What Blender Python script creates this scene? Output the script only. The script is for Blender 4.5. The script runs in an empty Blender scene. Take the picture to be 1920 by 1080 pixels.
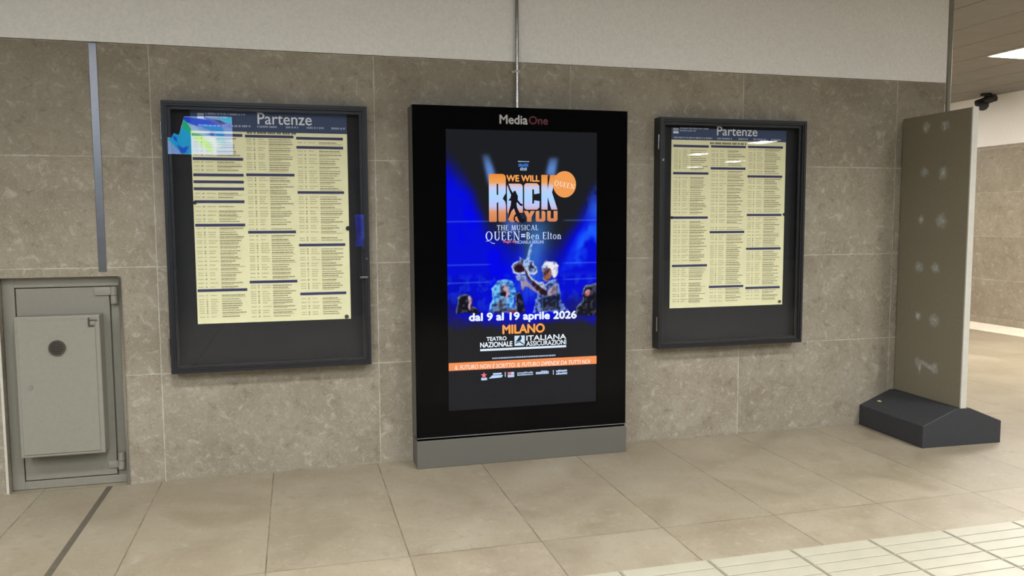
import bpy, bmesh, math, random
import numpy as np
from mathutils import Vector, Matrix

random.seed(7)
C = bpy.context.scene.collection
sc = bpy.context.scene

# ------------------------------------------------------------------ camera, world, exposure
YAW, PITCH, ROLL = 0.2635, -0.0835, -0.0047
cam = bpy.data.cameras.new('camera')
cam.sensor_width = 36.0
cam.lens = 1506.0 / 1920 * 36.0
cam.clip_start = 0.05
cam_o = bpy.data.objects.new('camera', cam)
C.objects.link(cam_o)
fw = Vector((math.sin(YAW) * math.cos(PITCH), math.cos(YAW) * math.cos(PITCH), math.sin(PITCH)))
r0 = Vector((math.cos(YAW), -math.sin(YAW), 0))
u0 = r0.cross(fw)
rt = r0 * math.cos(ROLL) + u0 * math.sin(ROLL)
up = u0 * math.cos(ROLL) - r0 * math.sin(ROLL)
m = Matrix((rt, up, -fw)).transposed().to_4x4()
m.translation = Vector((0.7391, -4.7965, 1.4597))
cam_o.matrix_world = m
sc.camera = cam_o

w = bpy.data.worlds.new('world')
sc.world = w
w.use_nodes = True
w.node_tree.nodes['Background'].inputs[0].default_value = (0.9, 0.95, 1.0, 1)
w.node_tree.nodes['Background'].inputs[1].default_value = 0.02
sc.view_settings.view_transform = 'Standard'
sc.view_settings.look = 'None'
sc.view_settings.exposure = 0.0
sc.view_settings.gamma = 1.0
sc.view_settings.use_curve_mapping = False
LAMP = 60.0            # radiance of the passage lamp diffusers
GLOW = 16.0            # radiance of the concourse diffusers as seen from the side
WATT = 45.0            # louvred downward light of each concourse lamp
SPREAD = 165.0         # louvre opening of the lamps farther out
NEAR = 136.0           # and of the row next to the wall

# ------------------------------------------------------------------ measured data (metres, or millimetres on the screen)
SCREEN = (929,1652)
RECTS = {'we will': (360, 1354, 565, 1393), 'the musical': (301, 1066, 555, 1098), 'queen by': (230, 1013, 442, 1061), 'eq': (449, 1025, 475, 1044), 'ben elton': (482, 1011, 700, 1056), 'regia': (340, 988, 409, 1007), 'michaela': (412, 986, 589, 1005), 'date': (126, 513, 801, 577), 'milano': (330, 445, 596, 503), 'teatro': (232, 408, 356, 433), 'nazionale': (193, 370, 392, 402), 'icon': (405, 372, 469, 433), 'italiana': (479, 400, 733, 432), 'assicurazioni': (479, 367, 733, 397), 'rule': (193, 349, 733, 362), 'small line': (267, 298, 664, 307), 'band': (-2, 236, 932, 285), 'band text': (39, 243, 889, 275), 'prod1': (432, 1469, 501, 1476), 'prod2': (435, 1438, 495, 1463), 'prod3': (445, 1419, 485, 1438), 'lg_star': (193, 173, 241, 221), 'lg_script': (244, 181, 333, 213), 'lg_bar1': (344, 187, 349, 216), 'lg_red': (362, 182, 402, 214), 'lg_box': (422, 187, 522, 212), 'lg_word': (539, 187, 620, 213), 'lg_bar2': (648, 183, 653, 212), 'lg_last': (668, 179, 740, 212), 'R': (253, 1118, 353, 1398), 'O': (360, 1117, 458, 1348), 'C': (462, 1190, 562, 1349), 'K': (568, 1190, 676, 1402), 'Y': (462, 1117, 528, 1184), 'O2': (535, 1117, 599, 1184), 'U': (609, 1116, 676, 1184)}
DISC = (649,1261,795,1419)
SILH = [(365,1335),(374,1338),(385,1309),(399,1288),(404,1298),(416,1300),(422,1283),(430,1270),(429,1246),(447,1225),(460,1221),(455,1208),(441,1214),(425,1233),(421,1225),(425,1199),(439,1172),(455,1135),(474,1135),(479,1119),(455,1108),(436,1119),(422,1151),(410,1141),(414,1124),(429,1117),(411,1115),(401,1133),(407,1154),(417,1164),(405,1196),(389,1178),(378,1151),(367,1130),(374,1178),(385,1214),(388,1241),(370,1243),(383,1257),(388,1275),(374,1309)]
FIG = {'guitar':[(388,850),(400,871),(425,881),(444,886),(436,910),(461,891),(483,874),(500,885),(527,882),(525,860),(547,841),(550,814),(530,796),(494,805),(466,805),(433,801),(400,812)],'guitar_in':[(396,850),(407,864),(430,873),(450,880),(447,899),(463,885),(458,854),(472,837),(469,819),(433,812),(406,823)],'guitar_in2':[(500,874),(519,876),(516,855),(539,839),(540,820),(522,810),(497,813),(494,848)],'neck':[(483,896),(502,965),(511,989),(522,983),(516,959),(500,879),(494,853),(461,851),(463,880)],'arm':[(469,840),(480,843),(500,799),(522,769),(555,742),(589,717),(617,689),(603,668),(578,679),(539,710),(502,757),(477,800)],'arm_hi':[(472,843),(482,841),(502,799),(525,772),(555,753),(589,754),(597,733),(609,711),(595,706),(555,736),(516,767),(494,794)],'hand2':[(414,796),(439,801),(477,795),(483,773),(455,760),(422,769)],'forearm2':[(444,769),(477,773),(511,735),(544,707),(572,685),(544,691),(500,719),(472,731),(461,704),(447,715)],'hair':[(578,819),(575,841),(592,862),(597,878),(617,880),(645,874),(662,868),(685,849),(679,817),(671,785),(659,774),(640,796),(634,834),(611,845),(589,830)],'face':[(581,819),(592,835),(614,851),(640,834),(651,812),(640,785),(623,759),(597,754),(581,776),(589,792)],'face_dk':[(583,822),(595,832),(617,845),(631,829),(617,807),(597,792),(586,797)],'torso':[(550,691),(589,733),(640,764),(668,769),(685,741),(697,687),(702,632),(748,582),(691,573),(522,568),(539,648)],'torso_dk':[(578,663),(623,678),(662,682),(674,709),(688,654),(685,584),(578,577)],'shoulder':[(612,689),(640,726),(662,742),(674,709),(662,682),(623,667)],'whair':[(245,584),(253,631),(269,657),(266,720),(285,741),(302,767),(345,776),(384,765),(406,738),(417,705),(400,663),(406,621),(425,593),(417,572)],'wface':[(323,740),(340,755),(364,734),(375,696),(367,659),(351,665),(334,697)],'wdk':[(321,740),(340,742),(345,729),(332,719),(356,697),(351,670),(313,677),(315,698)],'wbody':[(307,656),(351,670),(362,611),(356,574),(269,572),(280,620)],'wred':[(362,595),(395,602),(425,583),(417,567),(362,569)],'dkmid':[(408,690),(439,700),(455,667),(466,619),(477,570),(417,567)],'lhead':[(50,580),(60,674),(74,694),(114,693),(135,682),(151,661),(145,624),(172,607),(204,575)],'lface':[(121,677),(137,677),(148,655),(137,624),(132,593),(121,620),(129,651)],'rhead':[(789,542),(800,596),(840,628),(840,704),(857,726),(898,736),(927,735),(931,537)],'rface':[(852,682),(869,704),(886,698),(884,665),(863,655),(855,666)],'beamL':[(214,1511),(254,1512),(292,1397),(254,1329)],'beamR':[(627,1497),(681,1498),(661,1386),(605,1396)],'plume':[(542,1082),(605,1081),(555,777),(472,779)]}
ROCKY = [1397,1347,1313,1225,1187,1156,1118]
LINES = [((4,1119),(924,1125)),((3,865),(925,866)),((3,759),(926,768))]
TOPZ = [1665,1510,1415,1289,1162,1003,843,715,587,523,394,265]
DISCTEXT = ((656,1351),(785,1323))
LBARS = [(0.2081,0.4721,[1.941,1.8093,1.7211,1.6829,1.6445,1.5736,1.4432,1.0787]),(0.4863,0.7473,[1.9384,1.724,1.4023,1.12]),(0.762,1.0222,[1.9325,1.8812,1.6264,1.3263,1.045])]
RBARS = [(3.1056,3.3583,[1.9354,1.7609,1.4748,1.1614]),(3.3739,3.6294,[1.9371,1.7951,1.3789,1.0175]),(3.6454,3.9079,[1.9389,1.7456,1.4907,1.2658,1.0031])]
LTXT = {'part':(0.5555,2.0047,0.8499,2.0693),'logo':(0.2401,2.0282,0.2741,2.0581),'name':(0.2816,2.0351,0.4891,2.0616),'hb':1.9616,'sub':[(0.2437,0.5179),(0.552,0.6582),(0.7075,0.7745),(0.8215,0.9191),(0.9578,1.0358)],'subz':1.9919,'st':(0.497,1.9502,0.7623,1.9683)}
RTXT = {'part':(3.4151,2.0079,3.7121,2.0669),'logo':(3.1026,2.0143,3.1397,2.049),'name':(3.1513,2.029,3.3526,2.0544),'hb':1.9748,'sub':[(3.1068,3.3846),(3.4155,3.5244),(3.5714,3.6424),(3.682,3.7778),(3.8179,3.8906)],'subz':1.9886,'st':(3.366,1.9484,3.6311,1.9676)}
LPINS = [(1.0478,1.4205),(0.2074,1.5675),(1.0212,0.8903)]
RPINS = [(3.0909,1.4752),(3.9326,1.4938),(3.9072,0.9054)]
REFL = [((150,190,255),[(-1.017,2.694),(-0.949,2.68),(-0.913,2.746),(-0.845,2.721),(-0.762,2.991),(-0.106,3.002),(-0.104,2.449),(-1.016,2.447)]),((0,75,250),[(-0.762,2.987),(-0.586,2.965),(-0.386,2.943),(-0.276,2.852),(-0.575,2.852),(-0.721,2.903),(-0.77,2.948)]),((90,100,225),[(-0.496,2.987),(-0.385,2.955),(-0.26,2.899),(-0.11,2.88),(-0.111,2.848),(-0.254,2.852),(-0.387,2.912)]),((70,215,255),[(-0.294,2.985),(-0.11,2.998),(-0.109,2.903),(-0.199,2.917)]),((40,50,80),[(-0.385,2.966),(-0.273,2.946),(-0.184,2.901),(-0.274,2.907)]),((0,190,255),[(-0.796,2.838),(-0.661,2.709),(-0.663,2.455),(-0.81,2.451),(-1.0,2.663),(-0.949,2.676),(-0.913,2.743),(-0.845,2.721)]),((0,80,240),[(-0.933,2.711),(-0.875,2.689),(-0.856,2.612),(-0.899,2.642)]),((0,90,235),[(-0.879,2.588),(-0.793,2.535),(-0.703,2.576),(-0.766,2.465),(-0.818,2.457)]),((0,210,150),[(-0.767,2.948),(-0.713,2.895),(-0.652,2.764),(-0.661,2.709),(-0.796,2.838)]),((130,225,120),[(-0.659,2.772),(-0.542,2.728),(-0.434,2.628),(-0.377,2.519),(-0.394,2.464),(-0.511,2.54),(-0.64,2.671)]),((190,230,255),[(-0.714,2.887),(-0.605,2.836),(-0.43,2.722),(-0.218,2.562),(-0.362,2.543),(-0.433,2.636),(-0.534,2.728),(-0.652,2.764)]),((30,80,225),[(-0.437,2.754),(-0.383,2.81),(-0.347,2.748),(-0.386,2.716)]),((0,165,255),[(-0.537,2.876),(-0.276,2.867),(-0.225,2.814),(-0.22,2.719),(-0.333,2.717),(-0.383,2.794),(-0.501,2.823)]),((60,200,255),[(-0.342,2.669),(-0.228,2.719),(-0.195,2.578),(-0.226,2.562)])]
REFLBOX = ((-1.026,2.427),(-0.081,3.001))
REFL2 = ((1.647,1.076),(1.844,1.568))
ROT = {'date':-0.0104,'it':0.0,'band':-0.0059}
BAND = [240,236,286,287]
HEADTXT = [(1.915,2.0257,2.0874,2.0799),(2.0938,2.0273,2.2128,2.0774)]
REFL_GAIN = 18.0

# ------------------------------------------------------------------ colour and material helpers
def lin(c):
    out = []
    for v in c:
        v = v / 255.0
        out.append(v / 12.92 if v <= 0.04045 else ((v + 0.055) / 1.055) ** 2.4)
    return out

def rgba(c):
    return (*lin(c), 1.0)

class NT:
    def __init__(self, name):
        self.m = bpy.data.materials.new(name)
        self.m.use_nodes = True
        self.t = self.m.node_tree
        self.n = self.t.nodes
        self.b = self.n['Principled BSDF']
        self.out = self.n['Material Output']
    def new(self, kind, **kw):
        nd = self.n.new(kind)
        for k, v in kw.items():
            setattr(nd, k, v)
        return nd
    def put(self, sock, v):
        if isinstance(v, bpy.types.NodeSocket):
            self.t.links.new(v, sock)
        elif v is not None:
            sock.default_value = v
    def math(self, op, a, b=None, c=None):
        nd = self.new('ShaderNodeMath', operation=op)
        for i, v in enumerate((a, b, c)):
            self.put(nd.inputs[i], v)
        return nd.outputs[0]
    def mix(self, f, a, b, mode='MIX'):
        nd = self.new('ShaderNodeMix', data_type='RGBA', blend_type=mode)
        self.put(nd.inputs[0], f); self.put(nd.inputs[6], a); self.put(nd.inputs[7], b)
        return nd.outputs[2]
    def noise(self, vec, scale, detail=4.0, rough=0.55, dist=0.0):
        nd = self.new('ShaderNodeTexNoise')
        self.put(nd.inputs['Vector'], vec)
        nd.inputs['Scale'].default_value = scale
        nd.inputs['Detail'].default_value = detail
        nd.inputs['Roughness'].default_value = rough
        nd.inputs['Distortion'].default_value = dist
        return nd.outputs[0]
    def ramp(self, f, stops):
        nd = self.new('ShaderNodeValToRGB')
        el = nd.color_ramp.elements
        while len(el) < len(stops):
            el.new(0.5)
        for e, (p, c) in zip(el, stops):
            e.position = p; e.color = c
        self.put(nd.inputs[0], f)
        return nd.outputs[0]
    def obj(self):
        return self.new('ShaderNodeTexCoord').outputs['Object']
    def sep(self, v):
        nd = self.new('ShaderNodeSeparateXYZ'); self.put(nd.inputs[0], v)
        return nd.outputs
    def comb(self, x, y, z):
        nd = self.new('ShaderNodeCombineXYZ')
        for i, v in enumerate((x, y, z)): self.put(nd.inputs[i], v)
        return nd.outputs[0]
    def bump(self, h, strength, dist=0.01):
        nd = self.new('ShaderNodeBump')
        nd.inputs['Strength'].default_value = strength
        nd.inputs['Distance'].default_value = dist
        self.put(nd.inputs['Height'], h)
        self.put(self.b.inputs['Normal'], nd.outputs[0])
    def range(self, f, a, b, c=0.0, d=1.0, smooth=True):
        nd = self.new('ShaderNodeMapRange')
        if smooth: nd.interpolation_type = 'SMOOTHSTEP'
        self.put(nd.inputs[0], f)
        for i, v in zip((1, 2, 3, 4), (a, b, c, d)): nd.inputs[i].default_value = v
        return nd.outputs[0]

def plain(name, col, rough=0.5, metal=0.0, var=0.06, scale=30.0, bump=0.0, spec=0.5):
    t = NT(name)
    o = t.obj()
    n = t.noise(o, scale, 5)
    v = t.range(n, 0.3, 0.7, 1 - var, 1 + var, False)
    t.put(t.b.inputs['Base Color'], t.mix(1.0, rgba(col), v, 'MULTIPLY'))
    n2 = t.noise(o, scale * 0.4, 3)
    t.put(t.b.inputs['Roughness'], t.range(n2, 0.2, 0.8, rough * 0.9, min(1, rough * 1.1), False))
    t.b.inputs['Metallic'].default_value = metal
    t.b.inputs['Specular IOR Level'].default_value = spec
    if bump:
        t.bump(n, bump, 0.002)
    return t.m

def emit(name, col, strength=1.0):
    t = NT(name)
    e = t.new('ShaderNodeEmission')
    e.inputs[0].default_value = rgba(col); e.inputs[1].default_value = strength
    t.put(t.out.inputs[0], e.outputs[0])
    return t.m

def glass(name, gain=1.0, tint=(1, 1, 1)):
    t = NT(name)
    tr = t.new('ShaderNodeBsdfTransparent'); tr.inputs[0].default_value = (*tint, 1)
    gl = t.new('ShaderNodeBsdfGlossy'); gl.inputs['Roughness'].default_value = 0.0
    fr = t.new('ShaderNodeFresnel')
    ge = t.new('ShaderNodeNewGeometry')
    t.put(fr.inputs[0], t.range(ge.outputs['Backfacing'], 0, 1, 1.5, 1 / 1.5, False))   # same reflectance on both faces of the pane
    mx = t.new('ShaderNodeMixShader')
    t.put(mx.inputs[0], t.math('MULTIPLY', fr.outputs[0], gain))
    t.put(mx.inputs[1], tr.outputs[0]); t.put(mx.inputs[2], gl.outputs[0])
    t.put(t.out.inputs[0], mx.outputs[0])
    return t.m

def stone_wall(name, px, pz, oz, axis=0):
    t = NT(name)
    o = t.obj(); s = t.sep(o)
    u = s[axis]; z = s[2]
    uv = t.comb(u, s[1 - axis], z)
    jit = t.math('MULTIPLY', t.math('SUBTRACT', t.noise(o, 14, 3), 0.5), 0.004)
    uj = t.math('ADD', u, jit); zj = t.math('ADD', t.math('SUBTRACT', z, oz), jit)
    du = t.math('PINGPONG', uj, px / 2); dz = t.math('PINGPONG', zj, pz / 2)
    dz = t.math('ADD', dz, t.math('LESS_THAN', z, 0.3))       # no joint at the foot of the wall
    d = t.math('MINIMUM', du, dz)
    wob = t.range(t.noise(o, 9, 4), 0.38, 0.62, 0.0012, 0.0036)
    joint = t.math('SUBTRACT', 1.0, t.math('MINIMUM', t.math('DIVIDE', d, t.math('MULTIPLY', wob, 1.3)), 1.0))
    joint = t.math('POWER', joint, 0.6)
    cell = t.comb(t.math('FLOOR', t.math('DIVIDE', u, px)), 0.0, t.math('FLOOR', t.math('DIVIDE', t.math('SUBTRACT', z, oz), pz)))
    wn = t.new('ShaderNodeTexWhiteNoise'); t.put(wn.inputs[0], cell)
    cell_v = t.range(wn.outputs[0], 0, 1, 0.93, 1.06, False)
    off = t.new('ShaderNodeVectorMath', operation='ADD'); t.put(off.inputs[0], o)
    sc_ = t.new('ShaderNodeVectorMath', operation='SCALE'); t.put(sc_.inputs[0], wn.outputs[1]); sc_.inputs['Scale'].default_value = 6.0
    t.put(off.inputs[1], sc_.outputs[0])
    ov = off.outputs[0]
    big = t.noise(ov, 3.2, 6, 0.6, 0.6)
    mid = t.noise(ov, 17, 6, 0.65, 0.8)
    fine = t.noise(ov, 85, 4, 0.7)
    base = t.ramp(big, [(0.3, rgba((140, 130, 112))), (0.55, rgba((152, 143, 125))), (0.75, rgba((160, 152, 136)))])
    base = t.mix(t.range(mid, 0.53, 0.70, 0, 0.65), base, rgba((184, 177, 161)))
    base = t.mix(t.range(mid, 0.46, 0.28, 0, 0.6), base, rgba((112, 103, 87)))
    base = t.mix(t.range(fine, 0.57, 0.72, 0, 0.7), base, rgba((196, 190, 176)))
    base = t.mix(t.range(fine, 0.43, 0.28, 0, 0.45), base, rgba((98, 90, 76)))
    # thin pale veins
    vn = t.noise(ov, 7, 5, 0.6, 1.6)
    vein = t.range(t.math('ABSOLUTE', t.math('SUBTRACT', vn, 0.5)), 0.014, 0.0, 0, 0.2)
    base = t.mix(vein, base, rgba((196, 190, 176)))
    base = t.mix(1.0, base, cell_v, 'MULTIPLY')
    base = t.mix(t.math('MULTIPLY', joint, 0.75), base, rgba((205, 199, 184)))
    t.put(t.b.inputs['Base Color'], base)
    t.put(t.b.inputs['Roughness'], t.range(mid, 0.3, 0.7, 0.5, 0.65, False))
    t.b.inputs['Specular IOR Level'].default_value = 0.3
    t.bump(t.math('ADD', t.math('MULTIPLY', fine, 0.5), mid), 0.12, 0.003)
    return t.m

def stone_floor(name):
    t = NT(name)
    o = t.obj(); s = t.sep(o)
    jit = t.math('MULTIPLY', t.math('SUBTRACT', t.noise(o, 12, 3), 0.5), 0.004)
    px, py = 0.6033, 1.395
    dx = t.math('PINGPONG', t.math('ADD', t.math('ADD', s[0], 0.0187), jit), px / 2)
    dy = t.math('PINGPONG', t.math('ADD', s[1], jit), py / 2)
    d = t.math('MINIMUM', dx, dy)
    joint = t.range(d, 0.0018, 0.0038, 1, 0)
    jv = t.range(t.noise(o, 5, 4), 0.35, 0.65, 0.3, 0.85)
    cell = t.comb(t.math('FLOOR', t.math('DIVIDE', t.math('ADD', s[0], 0.0187), px)), t.math('FLOOR', t.math('DIVIDE', s[1], py)), 0.0)
    wn = t.new('ShaderNodeTexWhiteNoise'); t.put(wn.inputs[0], cell)
    off = t.new('ShaderNodeVectorMath', operation='ADD'); t.put(off.inputs[0], o)
    sc_ = t.new('ShaderNodeVectorMath', operation='SCALE'); t.put(sc_.inputs[0], wn.outputs[1]); sc_.inputs['Scale'].default_value = 5.0
    t.put(off.inputs[1], sc_.outputs[0]); ov = off.outputs[0]
    big = t.noise(ov, 2.6, 6, 0.6, 0.5)
    mid = t.noise(ov, 14, 6, 0.65, 0.6)
    fine = t.noise(ov, 70, 4, 0.7)
    base = t.ramp(big, [(0.3, rgba((139, 127, 105))), (0.5, rgba((152, 141, 119))), (0.72, rgba((162, 152, 131)))])
    base = t.mix(t.range(mid, 0.55, 0.75, 0, 0.5), base, rgba((175, 167, 147)))
    base = t.mix(t.range(mid, 0.45, 0.28, 0, 0.45), base, rgba((128, 116, 94)))
    base = t.mix(t.range(fine, 0.55, 0.75, 0, 0.35), base, rgba((185, 177, 159)))
    base = t.mix(t.range(fine, 0.45, 0.28, 0, 0.4), base, rgba((118, 108, 89)))
    spot = t.noise(o, 9, 2, 0.5)
    base = t.mix(t.range(spot, 0.76, 0.80, 0, 0.6), base, rgba((81, 72, 58)))
    base = t.mix(1.0, base, t.range(wn.outputs[0], 0, 1, 0.95, 1.05, False), 'MULTIPLY')
    base = t.mix(t.math('MULTIPLY', joint, jv), base, rgba((79, 68, 53)))
    t.put(t.b.inputs['Base Color'], base)
    t.put(t.b.inputs['Roughness'], t.range(big, 0.3, 0.7, 0.36, 0.5, False))
    t.b.inputs['Specular IOR Level'].default_value = 0.45
    t.bump(t.math('ADD', mid, t.math('MULTIPLY', joint, -1.5)), 0.08, 0.003)
    return t.m

M = {}
M['tile'] = stone_wall('stone_wall_tile', 1.2066, 0.6, 0.6156)
M['tile_y'] = stone_wall('stone_wall_tile_side', 1.2066, 0.6, 0.6156, 1)
M['floor'] = stone_floor('stone_floor_slabs')
M['plaster'] = plain('white_plaster', (246, 244, 238), 0.85, 0, 0.05, 60, 0.15, 0.2)
M['dark_gap'] = plain('dark_joint', (58, 54, 48), 0.9)
M['ceiling'] = plain('ceiling_plank', (124, 119, 112), 0.6, 0, 0.05, 8, 0, 0.3)
M['charcoal'] = plain('charcoal_powder_coat', (33, 34, 37), 0.42, 0, 0.06, 120, 0.05, 0.4)
M['back_felt'] = plain('charcoal_back_panel', (44, 45, 47), 0.8, 0, 0.06, 90, 0.05, 0.2)
M['black'] = plain('black_print', (4, 4, 5), 0.6, 0, 0.05, 40, 0, 0.02)
M['black_plastic'] = plain('black_plastic', (20, 20, 20), 0.45)
M['steel'] = plain('brushed_steel', (142, 141, 143), 0.32, 1.0, 0.04, 60)
M['chrome'] = plain('polished_steel', (168, 166, 162), 0.22, 1.0, 0.03, 60)
M['grey_paint'] = plain('grey_painted_metal', (136, 133, 120), 0.5, 0, 0.04, 50, 0.05)
M['grey_box'] = plain('pale_grey_painted_box', (143, 140, 127), 0.5, 0, 0.04, 50, 0.05)
M['kiosk_grey'] = plain('kiosk_grey_coat', (98, 96, 88), 0.6, 0, 0.06, 140, 0.05)
M['totem_panel'] = plain('totem_olive_grey_laminate', (128, 121, 102), 0.5, 0, 0.05, 60, 0.03)
M['totem_edge'] = plain('totem_pale_edge', (198, 195, 183), 0.4, 0.0, 0.04, 30)
M['totem_base'] = plain('totem_anthracite_base', (52, 53, 56), 0.6, 0, 0.06, 80, 0.05)
M['paper'] = plain('cream_paper', (238, 236, 192), 0.7, 0, 0.03, 14, 0, 0.2)
M['bar'] = plain('printed_navy_bar', (66, 68, 104), 0.7, 0, 0.08, 60, 0, 0.2)
M['header'] = plain('printed_slate_blue_header', (64, 78, 108), 0.6, 0, 0.05, 20, 0, 0.2)  # slate blue print, darkened for the shade under the case frame
M['ink'] = plain('printed_grey_ink', (172, 166, 134), 0.7, 0, 0.1, 200, 0, 0.2)
M['ink_soft'] = plain('printed_faint_ink', (206, 202, 160), 0.7, 0, 0.1, 200, 0, 0.2)
M['ink_white'] = plain('printed_white', (222, 226, 230), 0.6, 0, 0.03, 50, 0, 0.2)
M['ink_pale'] = plain('printed_pale_blue', (156, 168, 188), 0.6, 0, 0.05, 50, 0, 0.2)
M['tactile'] = plain('cream_tactile_tile', (170, 165, 145), 0.45, 0, 0.05, 9, 0.03)
M['pale_strip'] = plain('pale_stone_strip', (236, 224, 206), 0.5, 0, 0.05, 9, 0.03)
M['tac_joint'] = plain('tactile_joint', (120, 108, 84), 0.8)
M['groove'] = plain('dark_rubber_joint', (92, 84, 70), 0.7, 0, 0.1, 50)
M['glass'] = glass('case_glass', 0.42)
M['kiosk_glass'] = glass('kiosk_front_glass', 0.15)
M['lamp'] = emit('lamp_diffuser', (252, 253, 255), GLOW)
M['passage_lamp'] = emit('passage_lamp_diffuser', (255, 249, 243), LAMP)
M['rubber_dark'] = plain('dark_grille', (74, 66, 54), 0.7, 0, 0.25, 160)
M['far_wall_dark'] = plain('dark_far_wall', (96, 88, 76), 0.8)

# ------------------------------------------------------------------ mesh helpers
def add_box(bm, x0, x1, y0, y1, z0, z1, bevel=0.0, seg=2):
    r = bmesh.ops.create_cube(bm, size=1)
    vs = r['verts']
    for v in vs:
        v.co = Vector((x0 + (v.co.x + .5) * (x1 - x0), y0 + (v.co.y + .5) * (y1 - y0), z0 + (v.co.z + .5) * (z1 - z0)))
    if bevel:
        es = {e for v in vs for e in v.link_edges}
        bmesh.ops.bevel(bm, geom=list(es), offset=bevel, segments=seg, affect='EDGES', profile=0.5)

def box(*a, **k):
    bm = bmesh.new(); add_box(bm, *a, **k); return bm

def add_cyl(bm, p0, p1, r, seg=24, r2=None):
    p0, p1 = Vector(p0), Vector(p1); d = p1 - p0
    rot = d.to_track_quat('Z', 'Y').to_matrix().to_4x4()
    rot.translation = (p0 + p1) / 2
    bmesh.ops.create_cone(bm, cap_ends=True, segments=seg, radius1=r, radius2=r if r2 is None else r2, depth=d.length, matrix=rot)

def cyl(*a, **k):
    bm = bmesh.new(); add_cyl(bm, *a, **k); return bm

def add_prism(bm, poly, axis, a0, a1):
    # poly in the two other axes, extruded along axis
    def mk(p, a):
        if axis == 1: return (p[0], a, p[1])
        if axis == 0: return (a, p[0], p[1])
        return (p[0], p[1], a)
    v0 = [bm.verts.new(mk(p, a0)) for p in poly]; v1 = [bm.verts.new(mk(p, a1)) for p in poly]
    bm.faces.new(v0); bm.faces.new(v1[::-1])
    n = len(poly)
    for i in range(n):
        bm.faces.new((v0[i], v1[i], v1[(i + 1) % n], v0[(i + 1) % n]))
    bmesh.ops.recalc_face_normals(bm, faces=bm.faces)

def add_ring(bm, x0, x1, z0, z1, w, y0, y1, wb=None, wt=None):
    # rectangular mitred frame in the xz plane
    wb = wb or w; wt = wt or w
    O = [(x0, z0), (x1, z0), (x1, z1), (x0, z1)]
    I = [(x0 + w, z0 + wb), (x1 - w, z0 + wb), (x1 - w, z1 - wt), (x0 + w, z1 - wt)]
    V = {}
    for k, P in (('o', O), ('i', I)):
        for s, y in ((0, y0), (1, y1)):
            V[k, s] = [bm.verts.new((p[0], y, p[1])) for p in P]
    for i in range(4):
        j = (i + 1) % 4
        bm.faces.new((V['o', 0][i], V['o', 0][j], V['i', 0][j], V['i', 0][i]))
        bm.faces.new((V['o', 1][j], V['o', 1][i], V['i', 1][i], V['i', 1][j]))
        bm.faces.new((V['o', 0][j], V['o', 0][i], V['o', 1][i], V['o', 1][j]))
        bm.faces.new((V['i', 0][i], V['i', 0][j], V['i', 1][j], V['i', 1][i]))
    bmesh.ops.recalc_face_normals(bm, faces=bm.faces)

def wloc(o):
    v = Vector((0, 0, 0))
    while o is not None:
        v += o.location; o = o.parent
    return v

def obj(name, bm, mat, parent=None, local=False, smooth=False):
    if parent is not None and not local:
        bmesh.ops.translate(bm, verts=bm.verts, vec=-wloc(parent))
    me = bpy.data.meshes.new(name)
    bm.to_mesh(me); bm.free()
    for mm in (mat if isinstance(mat, (list, tuple)) else [mat]):
        me.materials.append(mm)
    o = bpy.data.objects.new(name, me); C.objects.link(o)
    if parent is not None:
        o.parent = parent
    if smooth:
        for p in me.polygons: p.use_smooth = True
        try: me.set_sharp_from_angle(angle=math.radians(35))
        except Exception: pass
    return o

def tag(o, label, cat, group=None):
    o['label'] = label; o['category'] = cat
    if group: o['group'] = group
    return o

def thing(name, label, cat, loc, rotz=0, group=None):
    o = bpy.data.objects.new(name, None); C.objects.link(o)
    o.empty_display_size = 0.1
    o.location = loc; o.rotation_euler = (0, 0, rotz)
    return tag(o, label, cat, group)

def struct(name, bm, mat):
    o = obj(name, bm, mat); o['kind'] = 'structure'
    return o

# ------------------------------------------------------------------ lettering helpers (flat meshes in a wall plane)
def font_faces(text, bold=0.0, shear=0.0, space=1.0):
    cu = bpy.data.curves.new('lettering', 'FONT')
    cu.body = text; cu.offset = bold; cu.shear = shear; cu.space_character = space
    cu.resolution_u = 4
    o = bpy.data.objects.new('lettering', cu); C.objects.link(o)
    bpy.context.view_layer.update()
    me = bpy.data.meshes.new_from_object(o)
    vs = [tuple(v.co[:2]) for v in me.vertices]; fs = [tuple(p.vertices) for p in me.polygons]
    bpy.data.objects.remove(o); bpy.data.curves.remove(cu); bpy.data.meshes.remove(me)
    return vs, fs

def add_faces(bm, vs, fs, rect, y, rot=0.0):
    # fit to rect (x0,z0,x1,z1) in the plane at depth y, facing -y
    xs = [v[0] for v in vs]; zs = [v[1] for v in vs]
    ax, bx, az, bz = min(xs), max(xs), min(zs), max(zs)
    x0, z0, x1, z1 = rect
    cx, cz = (x0 + x1) / 2, (z0 + z1) / 2
    out = []
    for v in vs:
        x = x0 + (v[0] - ax) / (bx - ax) * (x1 - x0); z = z0 + (v[1] - az) / (bz - az) * (z1 - z0)
        dx, dz = x - cx, z - cz
        out.append(bm.verts.new((cx + dx * math.cos(rot) - dz * math.sin(rot), y, cz + dx * math.sin(rot) + dz * math.cos(rot))))
    for f in fs:
        try: bm.faces.new([out[i] for i in f])
        except ValueError: pass

def add_text(bm, text, rect, y, bold=0.0, shear=0.0, rot=0.0, space=1.0):
    # heavier lettering: the same outline laid down a few times, a hair apart
    vs, fs = font_faces(text, 0.0, shear, space)
    h = (rect[3] - rect[1]) * bold * 1.6
    offs = [(0, 0)] if bold < 0.003 else [(-h, 0), (h, 0), (0, h), (0, -h), (0, 0)]
    for i, (dx, dz) in enumerate(offs):
        q = (rect[0] + h + dx, rect[1] + h + dz, rect[2] - h + dx, rect[3] - h + dz)
        add_faces(bm, vs, fs, q, y - 0.00004 * i, rot)

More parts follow.
